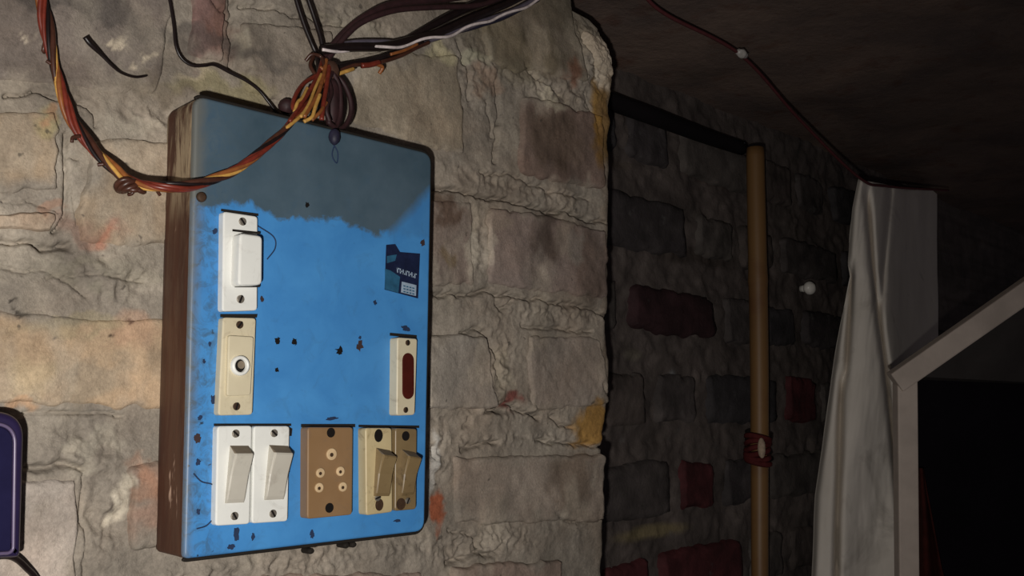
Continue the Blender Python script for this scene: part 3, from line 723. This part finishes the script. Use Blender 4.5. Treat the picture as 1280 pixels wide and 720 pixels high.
for pts in ([(242, 592), (252, 602), (266, 606), (271, 616)], [(246, 661), (258, 657), (268, 647)], [(322, 282), (342, 296), (344, 310), (334, 324)], [(344, 600), (356, 594), (362, 589)], [(414, 177), (422, 190), (421, 204), (415, 194), (419, 178)]):
    pt = spline([on_plane(p[0], p[1], -0.0006) for p in pts], 24); tube('thread', pt, 0.00045, M_SMUDGE, board, 5)
for px, py in ((384, 688), (437, 680), (428, 681)):
    c = np.array(xz(px, py, 0.01)); t = np.linspace(0, 2 * math.pi, 14)[:-1]
    slab('grime_lump', np.stack([c[0] + .0026 * np.cos(t), c[1] + .0022 * np.sin(t)], 1), 0.004, 0.014, M_GAP, board, 0.0015, 2)

# ------------------------------------------------------------------ wires
def wpath(pts, n): return spline([on_plane(x, y, d) for x, y, d in pts], n)
arc = [(44, -50, .034), (52, 0, .034), (61, 50, .033), (73, 105, .031), (90, 150, .028), (116, 186, .022), (142, 211, .014), (166, 228, .006), (205, 234, -.007), (250, 229, -.010), (298, 210, -.010), (340, 177, -.010), (366, 152, -.008), (386, 126, .004), (398, 104, .018), (404, 84, .026)]
C = wpath(arc, 260)
wb = empty('wire_bundle', C[0]); tag(wb, 'twisted red, yellow and brown wires looping across the top of the blue board', 'wires')
for i, (m, r) in enumerate(((M_WRED, .0021), (M_WORANGE, .002), (M_WYELLOW, .0016), (M_WBROWN, .0022), (M_WBLACK, .0017), (M_WRED, .0016))):
    tube('strand', helix(C, 0.0021, 5.2, i * 2 * math.pi / 6, 0.0016, i + 1), r * .82, m, wb, 8)
kn = on_plane(163, 231, .006)
g = []
for i in range(5):
    t = np.linspace(0, 2 * math.pi, 20); a = i * 0.9
    ring = np.stack([kn[0] + .0045 * np.cos(t) + i * .002 - .004, kn[1] - .0045 * np.sin(t), kn[2] + .003 * np.sin(t + a) - .001], 1); g.append(tube_geo(ring, .0018, 6))
o = mesh_obj('knot', *join_geo(*g), M_WBROWN, wb); o['label'] = 'knotted brown wire ends'
for pts in ([(60, 40, .034), (54, 62, .036), (56, 66, .037)], [(100, 170, .022), (91, 172, .022), (90, 178, .022)], [(170, 232, .004), (165, 242, .006), (160, 243, .008)], [(196, 238, -.003), (200, 244, -.002)], [(64, 80, .03), (58, 76, .031)], [(130, 205, .014), (122, 206, .016)]):
    tube('wire_end', wpath(pts, 8), .0012, M_WBROWN, wb, 6)

def single(name, pts, r, mat, label, n=60):
    C = wpath(pts, n); o = tube(name, C, r, mat); tag(o, label, 'wire'); return o
ss = np.linspace(0, 1, 50)
o = tube('loose_wire', wpath([(106, 46, .030), (112, 54, .030), (125, 67, .032), (140, 82, .034), (152, 91, .037), (168, 96, .040), (180, 95, .042), (192, 92, .047)], 50), 0.0017 - 0.0008 * sstep(.08, .3, ss), M_WBLACK)
tag(o, 'short loose black wire end sticking out of the wall left of the board', 'wire')
single('thin_wire', [(204, -30, .040), (212, 0, .039), (217, 30, .038), (220, 58, .037), (228, 74, .037), (241, 82, .036), (256, 82, .035), (268, 81, .035), (288, 91, .035), (308, 101, .034), (324, 113, .034), (337, 129, .033), (348, 142, .030), (362, 146, .026)], .0011, M_WBLACK, 'thin dark wire sagging from the top to the upper edge of the board')
a = empty('cable_pair', on_plane(370, -20, .03)); tag(a, 'two parallel black cables dropping from above to the knot', 'wires')
for pts in ([(360, -40, .030), (369, -5, .030), (380, 30, .030), (390, 55, .029), (396, 70, .028), (399, 92, .022)], [(374, -40, .028), (384, -5, .028), (394, 25, .028), (401, 48, .027), (404, 68, .026), (405, 96, .02)]):
    tube('cable', wpath(pts, 60), .0019, M_WBLACK, a)

rb = empty('cable_bundle', on_plane(560, 40, .03)); tag(rb, 'dark cables with a twisted white wire running up right from the knot', 'wires')
def cab(pts, r, m, n=90, par=rb, nm='cable'): return tube(nm, wpath(pts, n), r, m, par)
cab([(404, 80, .024), (416, 58, .024), (436, 36, .022), (458, 20, .02), (482, 8, .02), (515, 2, .02), (560, -2, .02), (610, -10, .02)], .0033, M_WMAROON)
cab([(408, 76, .022), (424, 54, .021), (446, 32, .018), (470, 20, .016), (500, 12, .016), (545, 9, .016), (600, 6, .016), (650, -12, .016)], .0024, M_WMAROON)
cab([(402, 62, .02), (440, 59, .019), (480, 58, .018), (515, 50, .018), (550, 40, .018), (590, 22, .018), (630, 6, .018), (662, -10, .018)], .0038, M_WBLACK)
cab([(402, 64, .023), (440, 54, .023), (480, 53, .022), (510, 55, .02), (550, 46, .02), (600, 28, .02), (640, 14, .02), (680, -6, .02)], .0026, M_WGREY)
cab([(500, 52, .020), (540, 32, .022), (575, 14, .022), (610, 0, .022), (650, -14, .022)], np.interp(np.linspace(0, 1, 90), [0, .3, 1], [.0015, .0040, .0050]), M_WBLACK)
cab([(556, 44, .022), (580, 37, .022), (600, 30, .022), (630, 20, .022), (672, -2, .022)], np.interp(np.linspace(0, 1, 90), [0, .3, 1], [.0012, .0032, .0034]), M_WNAVY)
Cw = wpath([(402, 63, .018), (440, 62, .018), (485, 60, .016), (530, 51, .014), (575, 39, .014), (620, 22, .014), (650, 12, .014), (690, -10, .014)], 220)
o = tube('white_wire', helix(Cw, .0014, 5.0, 1.2, .001, 4), .0013, M_WWHITE, rb); o['label'] = 'twisted white wire'
cab([(418, 92, .02), (440, 82, .018), (470, 79, .016), (500, 70, .016), (520, 60, .016), (536, 53, .016)], .0017, M_WBROWN)
cab([(420, 84, .02), (442, 80, .019), (470, 74, .018), (500, 64, .017), (528, 54, .017)], .0024, M_WBLACK)
cab([(452, 82, .015), (462, 81, .0145), (474, 78, .0145)], .0023, M_WRED, 14)
cab([(470, 80, .0145), (478, 84, .015), (474, 92, .018)], .0016, M_WORANGE, 14)
cab([(418, 94, .016), (430, 90, .0155), (442, 86, .0165)], .0016, M_WYELLOW, 14)
cab([(488, 68, .014), (505, 63, .013), (522, 55, .013)], .0013, M_WORANGE, 20)

# the knot where all wires meet
jb = empty('wire_knot', on_plane(405, 110, .03)); tag(jb, 'tangled knot of red, yellow and maroon wires hanging over the top edge of the board', 'wires')
kn_strands = [
    ([(404, 72, .02), (398, 92, .012), (388, 112, .004), (374, 134, -.004), (362, 152, -.011)], .0017, M_WRED), ([(408, 74, .016), (404, 96, .008), (396, 120, -.002), (380, 146, -.012)], .0017, M_WORANGE),
    ([(402, 92, .010), (394, 110, .002), (386, 130, -.006), (376, 146, -.014)], .0012, M_WYELLOW), ([(400, 118, -.004), (394, 134, -.009), (390, 146, -.012), (380, 152, -.012)], .0014, M_WYELLOW),
    ([(396, 94, .012), (380, 104, .008), (370, 118, .002), (366, 134, -.002), (374, 142, -.006)], .0016, M_WRED), ([(412, 82, .012), (408, 108, .002), (404, 132, -.006), (402, 150, -.008)], .0018, M_WRED),
    ([(400, 84, .014), (410, 92, .010), (404, 102, .006), (394, 98, .01)], .0016, M_WORANGE), ([(410, 98, .008), (414, 116, .002), (408, 136, -.004), (412, 152, -.004)], .0016, M_WMAROON),
    ([(392, 70, .018), (388, 82, .016), (396, 96, .012), (404, 110, .006)], .0015, M_WBROWN), ([(382, 76, .022), (390, 68, .018), (402, 72, .016), (406, 88, .012)], .0014, M_WBROWN),
    ([(384, 110, .006), (378, 122, .000), (372, 128, -.003), (368, 140, -.006)], .0013, M_WYELLOW), ([(408, 128, -.004), (400, 140, -.009), (390, 150, -.010)], .0014, M_WORANGE)]
for pts, r, m in kn_strands: tube('strand', wpath(pts, 40), r, m, jb)
g = []
for i in range(7):                 # maroon loops: a flat coil hanging right of the knot
    w = 0.0 + i * .0016
    pts = [(412 + i, 90, .020 - w), (426 + i, 100 + i, .018 - w), (438 - i * .4, 122, .016 - w), (440 - i * .8, 142, .015 - w), (432 - i, 158, .013 - w), (420 - i * .6, 162 - i, .011 - w), (412 - i * .3, 150, .010 - w), (409, 126, .012 - w), (409, 104, .014 - w)]
    pts = pts if i < 3 else [(x - (x - 412) * .42 if x > 412 else x, y, d) for x, y, d in pts]
    g.append(tube_geo(wpath(pts + pts[:1], 60), .0019, 7))
o = mesh_obj('wire_coil', *join_geo(*g), M_WMAROON, jb); o['label'] = 'dark maroon coil of wire'
def ellipsoid(c, rx, ry, rz, nseed, mat, parent, name, n=20, m=14, amp=.18):
    th_, ph_ = np.meshgrid(np.linspace(0, 2 * math.pi, n), np.linspace(0.02, math.pi - .02, m))
    rr_ = 1 + amp * fbm(np.cos(th_) * np.sin(ph_) * 2.2 + nseed, np.sin(th_) * np.sin(ph_) * 2.2 + np.cos(ph_) * 2, nseed, 3) * np.sin(ph_)
    rr_[:, -1] = rr_[:, 0]
    P = np.stack([c[0] + rx * rr_ * np.sin(ph_) * np.cos(th_), c[1] + ry * rr_ * np.sin(ph_) * np.sin(th_), c[2] + rz * rr_ * np.cos(ph_)], -1)
    return grid_obj(name, P, mat, parent)
o = ellipsoid(on_plane(414, 90, .014), .006, .006, .009, 3, M_TAPE, jb, 'tape_wrap'); o['label'] = 'dusty tape wrapping'
o = ellipsoid(on_plane(415, 130, .010), .0065, .006, .020, 5, M_WMAROON, jb, 'tape_wrap'); o['label'] = 'maroon tape wrapping'
ellipsoid(on_plane(358, 133, .030), .006, .006, .006, 8, M_WMAROON, jb, 'wire_end')
o = ellipsoid(on_plane(418, 171, -.004), .0042, .004, .0062, 9, M_WNAVY, jb, 'wire_tip'); o['label'] = 'dark blue taped tip'

# ------------------------------------------------------------------ navy plastic case at the left edge
M_NAVY = plain('navy_plastic', lin(38, 30, 62), 0.32, 0.5, 0.15, 60, 0.03)
M_NAVYIN = plain('navy_inner_panel', lin(30, 28, 58), 0.22, 0.5, 0.15, 60, 0.02)
M_LILAC = plain('lilac_highlight', lin(96, 84, 112), 0.3, 0.5, 0.15, 60, 0.02)  # paler tone painting the highlight along the inner rim
case = empty('plastic_case', on_plane(-20, 690, .035)); tag(case, 'dark navy plastic case with a rounded corner at the lower left of the wall', 'case')
yc = 0.012
oc = fillet([xz(-120, 513, yc), xz(32, 515, yc), xz(27, 697, yc), xz(-120, 704, yc)], [.004, .0155, .003, .003], 12)
slab('shell', oc, yc, .044, M_NAVY, case, .004, 5, True)
ic = fillet([xz(-112, 531, yc), xz(15.5, 533, yc), xz(13, 688, yc), xz(-112, 695, yc)], [.003, .010, .002, .002], 10)
slab('inner_panel', ic, yc - .0012, yc + .003, M_NAVYIN, case, .0008, 3, True)
rp = np.array([(p[0], yc - .0006, p[1]) for p in inset(ic, -.0013)])
rp2 = [];
for a, b in zip(rp, np.roll(rp, -1, 0)):
    nn = max(1, int(np.linalg.norm(b - a) / .004)); rp2 += [a + (b - a) * t / nn for t in range(nn)]
o = tube('highlight_bead', np.array(rp2 + rp2[:1]), .0010, M_LILAC, case, 8); o['label'] = 'thin rim in lilac painted as its highlight'
tube('cord', wpath([(-60, 700, .02), (-10, 696, .02), (10, 695, .022), (22, 700, .026), (33, 710, .03), (44, 722, .034), (60, 750, .036)], 50), .0019, M_WBLACK, case)

# ------------------------------------------------------------------ pole, knob, clothes line, cloth, frame
k = NT('bamboo_pole', 0.5, 0.35)
c = k.mix(k.noise(30, 5, 0.6, 0.4, (1, 1, 0.1)), lin(88, 66, 42), lin(128, 94, 54))
c = k.mix(k.ramp(k.noise(12, 4, 0.6), [(0.5, BW(0)), (0.7, BW(0.5))]), c, lin(84, 50, 34))
M_POLE = k.done(c, k.noise(80, 4, 0.6, 0, (1, 1, 0.1)), 0.2, 0.001)
pt, pb = on_plane(945, 186, .125), on_plane(951, 720, .125)
dirp = (pb - pt) / (pb[2] - pt[2])
pole = empty('pole', pt + dirp * (-1.1 - pt[2])); tag(pole, 'upright brown bamboo pole standing in the dark recess', 'pole')
zz = np.linspace(pt[2], -1.1, 120)
Cp = pt[None] + dirp[None] * (zz - pt[2])[:, None]; Cp[:, 0] += .0025 * np.sin(zz * 9)
rad = .0125 + .0012 * np.exp(-((((zz + .08) % .24) - .12) / .008) ** 2) + .0012 * np.sin(zz * 5)
tube('shaft', Cp, rad, M_POLE, pole, 14)
M_REDTIE = plain('dark_red_cloth', lin(78, 32, 32), 0.9, 0.1, 0.3, 90, 0.3)
M_PALETIE = plain('pale_cloth_knot', lin(170, 150, 130), 0.9, 0.1, 0.3, 90, 0.3)
tc_ = on_plane(947, 562, .125); g = []
for i in range(6):
    t = np.linspace(0, 2 * math.pi, 26); rr_ = .0155 + .001 * np.sin(3 * t + i)
    g.append(tube_geo(np.stack([tc_[0] + rr_ * np.cos(t), tc_[1] + rr_ * np.sin(t), tc_[2] + (i - 2.5) * .0065 + .004 * np.sin(t + i)], 1), .0042, 6))
o = mesh_obj('tie', *join_geo(*g), M_REDTIE, pole); o['label'] = 'dark red rag tied round the pole'
o2 = ellipsoid(on_plane(952, 560, .108), .006, .005, .014, 4, M_PALETIE, pole, 'tie_knot'); o2['label'] = 'pale knot of the rag'

M_KNOB = plain('white_knob', lin(225, 220, 212), 0.35, 0.5)
kc = on_plane(1012, 360, .182); kb = empty('wall_knob', kc); tag(kb, 'small white round knob on the dark wall right of the pole', 'knob')
ellipsoid(kc, .0122, .010, .0115, 2, M_KNOB, kb, 'knob_head', 22, 16, .1)
v, f = tube_geo([kc + np.array([0, .004, 0]), kc + np.array([0, .016, 0])], .006, 12); mesh_obj('knob_base', v, f, M_KNOB, kb)

# clothes line and the cloth draped over it
l0, l1, l2, l3 = at_range(815, 5, 1.06), at_range(925, 68, 1.2), at_range(1000, 150, 1.36), at_range(1074, 222, 1.50)
l4, l5 = at_range(1110, 233, 1.60), at_range(1185, 238, 1.82)
cl_ = empty('clothes_line', l0); tag(cl_, 'thin red line running down under the ceiling to the hanging cloth', 'line')
tube('cord', spline([l0 + np.array([-.09, -.03, .035]), l0, l1, l2, l3, l4, l5], 120), .0022, plain('dull_red_cord', lin(88, 44, 46), .7, .2), cl_, 7)
o = ellipsoid(l1 + np.array([0, -.003, .0]), .009, .006, .006, 6, plain('pale_clip', lin(170, 165, 160), .4, .5), cl_, 'clip', amp=.5); o['label'] = 'pale clip on the line'

k = NT('white_cotton', 0.95, 0.1)
c = k.mix(k.noise(14, 5, 0.6, 0.5), lin(214, 206, 194), lin(236, 228, 218))
c = k.mix(k.ramp(k.noise(7, 5, 0.65, 1.0), [(0.58, BW(0)), (0.72, BW(0.5))]), c, lin(140, 132, 122))
M_CLOTH = k.done(c, k.noise(500, 2), 0.2, 0.0006); M_CLOTH.use_backface_culling = False
R, Cn = 130, 220
S, U = np.meshgrid(np.linspace(0, 1, R), np.linspace(0, 1, Cn), indexing='ij')
P = np.zeros((R, Cn, 3))
for i in range(R):
    s_ = i / (R - 1)
    y_ = 224 + s_ * 560
    xl = np.interp(y_, [224, 260, 330, 345, 430, 620, 720, 790], [1072, 1065, 1059, 1062, 1046, 1019, 1015, 1014])
    xr_ = np.interp(y_, [224, 470, 790], [1170, 1172, 1168])
    for j in range(Cn):
        u_ = j / (Cn - 1)
        px = xl + (xr_ - xl) * u_; yy = y_ + (13 * min(1.0, u_ * 1.6) - 1.5 * u_) * (1 - s_) ** 2
        xt = np.interp(y_, [224, 330, 450, 600], [1090, 1098, 1118, 1146])
        q_ = (px - xt) / 9.0
        dep = 1.50 - .04 * s_ + .0078 * 9.0 * (math.log1p(math.exp(min(q_, 30))) if q_ < 30 else q_)
        dep += .020 * math.exp(-((px - xl) / 4.0) ** 2)
        dep += (.008 + .010 * s_) * math.sin((px - xl) / 17.0 + 1.5 + s_ * 2.0)
        for xs_f, w_f, d_f, ya, yb in (([1084, 1091, 1108, 1127, 1133], 4.5, .040, 236, 900), ([1062, 1058, 1052, 1047, 1044], 4.5, .030, 470, 900), ([1112, 1104, 1098, 1098, 1098], 4.0, .03, 200, 380), ([1066, 1066, 1057, 1050, 1050], 4.0, .028, 330, 470)):
            xf = np.interp(y_, [236, 330, 470, 650, 790], xs_f)
            dep += d_f * math.exp(-((px - xf) / w_f) ** 2) * float(sstep(ya - 20, ya + 30, y_)) * float(1 - sstep(yb - 40, yb + 30, y_))
        P[i, j] = at_range(px, yy, dep)
P += (.004 * fbm(U * 9, S * 7, 90, 3))[..., None] * FWD
cloth = grid_obj('hanging_cloth', P, M_CLOTH)
sm = cloth.modifiers.new('thickness', 'SOLIDIFY'); sm.thickness = .0015
tag(cloth, 'long white cloth hanging in folds from the red line', 'cloth')

# pale frame with a slanting top rail, and the dark things behind it
M_FRAME = plain('pale_painted_wood', lin(196, 182, 170), 0.6, 0.3, 0.15, 20, 0.1)
fr = empty('frame', at_range(1132, 720, 1.29)); tag(fr, 'pale wooden frame with an upright post and a slanting top rail beside the cloth', 'frame')
def bar(name, a, b, w, t, mat, par, up):
    a, b = np.array(a), np.array(b); d = b - a; d /= np.linalg.norm(d); s_ = np.cross(d, up); s_ /= np.linalg.norm(s_); n_ = np.cross(s_, d)
    v = [p + s_ * i * w / 2 + n_ * j * t / 2 for p in (a, b) for i, j in ((-1, -1), (1, -1), (1, 1), (-1, 1))]
    f = [(0, 1, 2, 3), (7, 6, 5, 4)] + [(i, (i + 1) % 4, (i + 1) % 4 + 4, i + 4) for i in range(4)]
    o = mesh_obj(name, v, f, mat, par, False); fix_normals(o)
    bm_ = o.modifiers.new('soft_edge', 'BEVEL'); bm_.width = .002; bm_.segments = 2; return o
D = 1.29
bar('post', at_range(1131, 462, D), at_range(1137, 1120, D), .027, .02, M_FRAME, fr, FWD)
bar('rail', at_range(1118, 478, D - .004), at_range(1420, 267, D - .004), .029, .02, M_FRAME, fr, FWD)
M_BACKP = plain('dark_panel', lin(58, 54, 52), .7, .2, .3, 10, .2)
q = [at_range(1130, 478, D + .05), at_range(1440, 262, D + .05), at_range(1440, 470, D + .05), at_range(1130, 478, D + .06)]
v = [at_range(1134, 470, D + .012), at_range(1430, 264, D + .012), at_range(1440, 486, D + .10), at_range(1134, 474, D + .03)]
v2 = [np.array(p) + FWD * .008 for p in v]
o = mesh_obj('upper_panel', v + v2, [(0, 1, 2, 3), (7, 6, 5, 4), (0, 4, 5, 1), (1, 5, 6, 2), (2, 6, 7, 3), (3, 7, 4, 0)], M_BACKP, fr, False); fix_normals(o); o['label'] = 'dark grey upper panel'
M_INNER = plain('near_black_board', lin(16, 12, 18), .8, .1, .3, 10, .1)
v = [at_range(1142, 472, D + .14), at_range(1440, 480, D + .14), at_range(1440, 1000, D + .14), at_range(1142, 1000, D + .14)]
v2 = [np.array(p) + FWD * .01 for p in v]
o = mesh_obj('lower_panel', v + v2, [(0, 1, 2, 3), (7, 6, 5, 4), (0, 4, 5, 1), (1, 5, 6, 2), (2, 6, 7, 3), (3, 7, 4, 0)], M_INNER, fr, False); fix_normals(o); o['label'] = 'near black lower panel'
Sg, Ug = np.meshgrid(np.linspace(0, 1, 50), np.linspace(0, 1, 30), indexing='ij'); P = np.zeros((50, 30, 3))
for i in range(50):
    for j in range(30):
        s_, u_ = i / 49, j / 29; cx = 1150 + 14 * s_; wd = 6 + 34 * s_
        P[i, j] = at_range(cx + wd * (u_ - .35), 585 + 190 * s_, D + .10 + .010 * math.sin(u_ * 9 + s_ * 3))
rc = grid_obj('red_cloth', P, plain('dark_red_fabric', lin(62, 28, 24), .95, .1, .3, 60, .2))
rc.modifiers.new('thickness', 'SOLIDIFY').thickness = .002
tag(rc, 'dark red cloth hanging inside the pale frame', 'cloth')
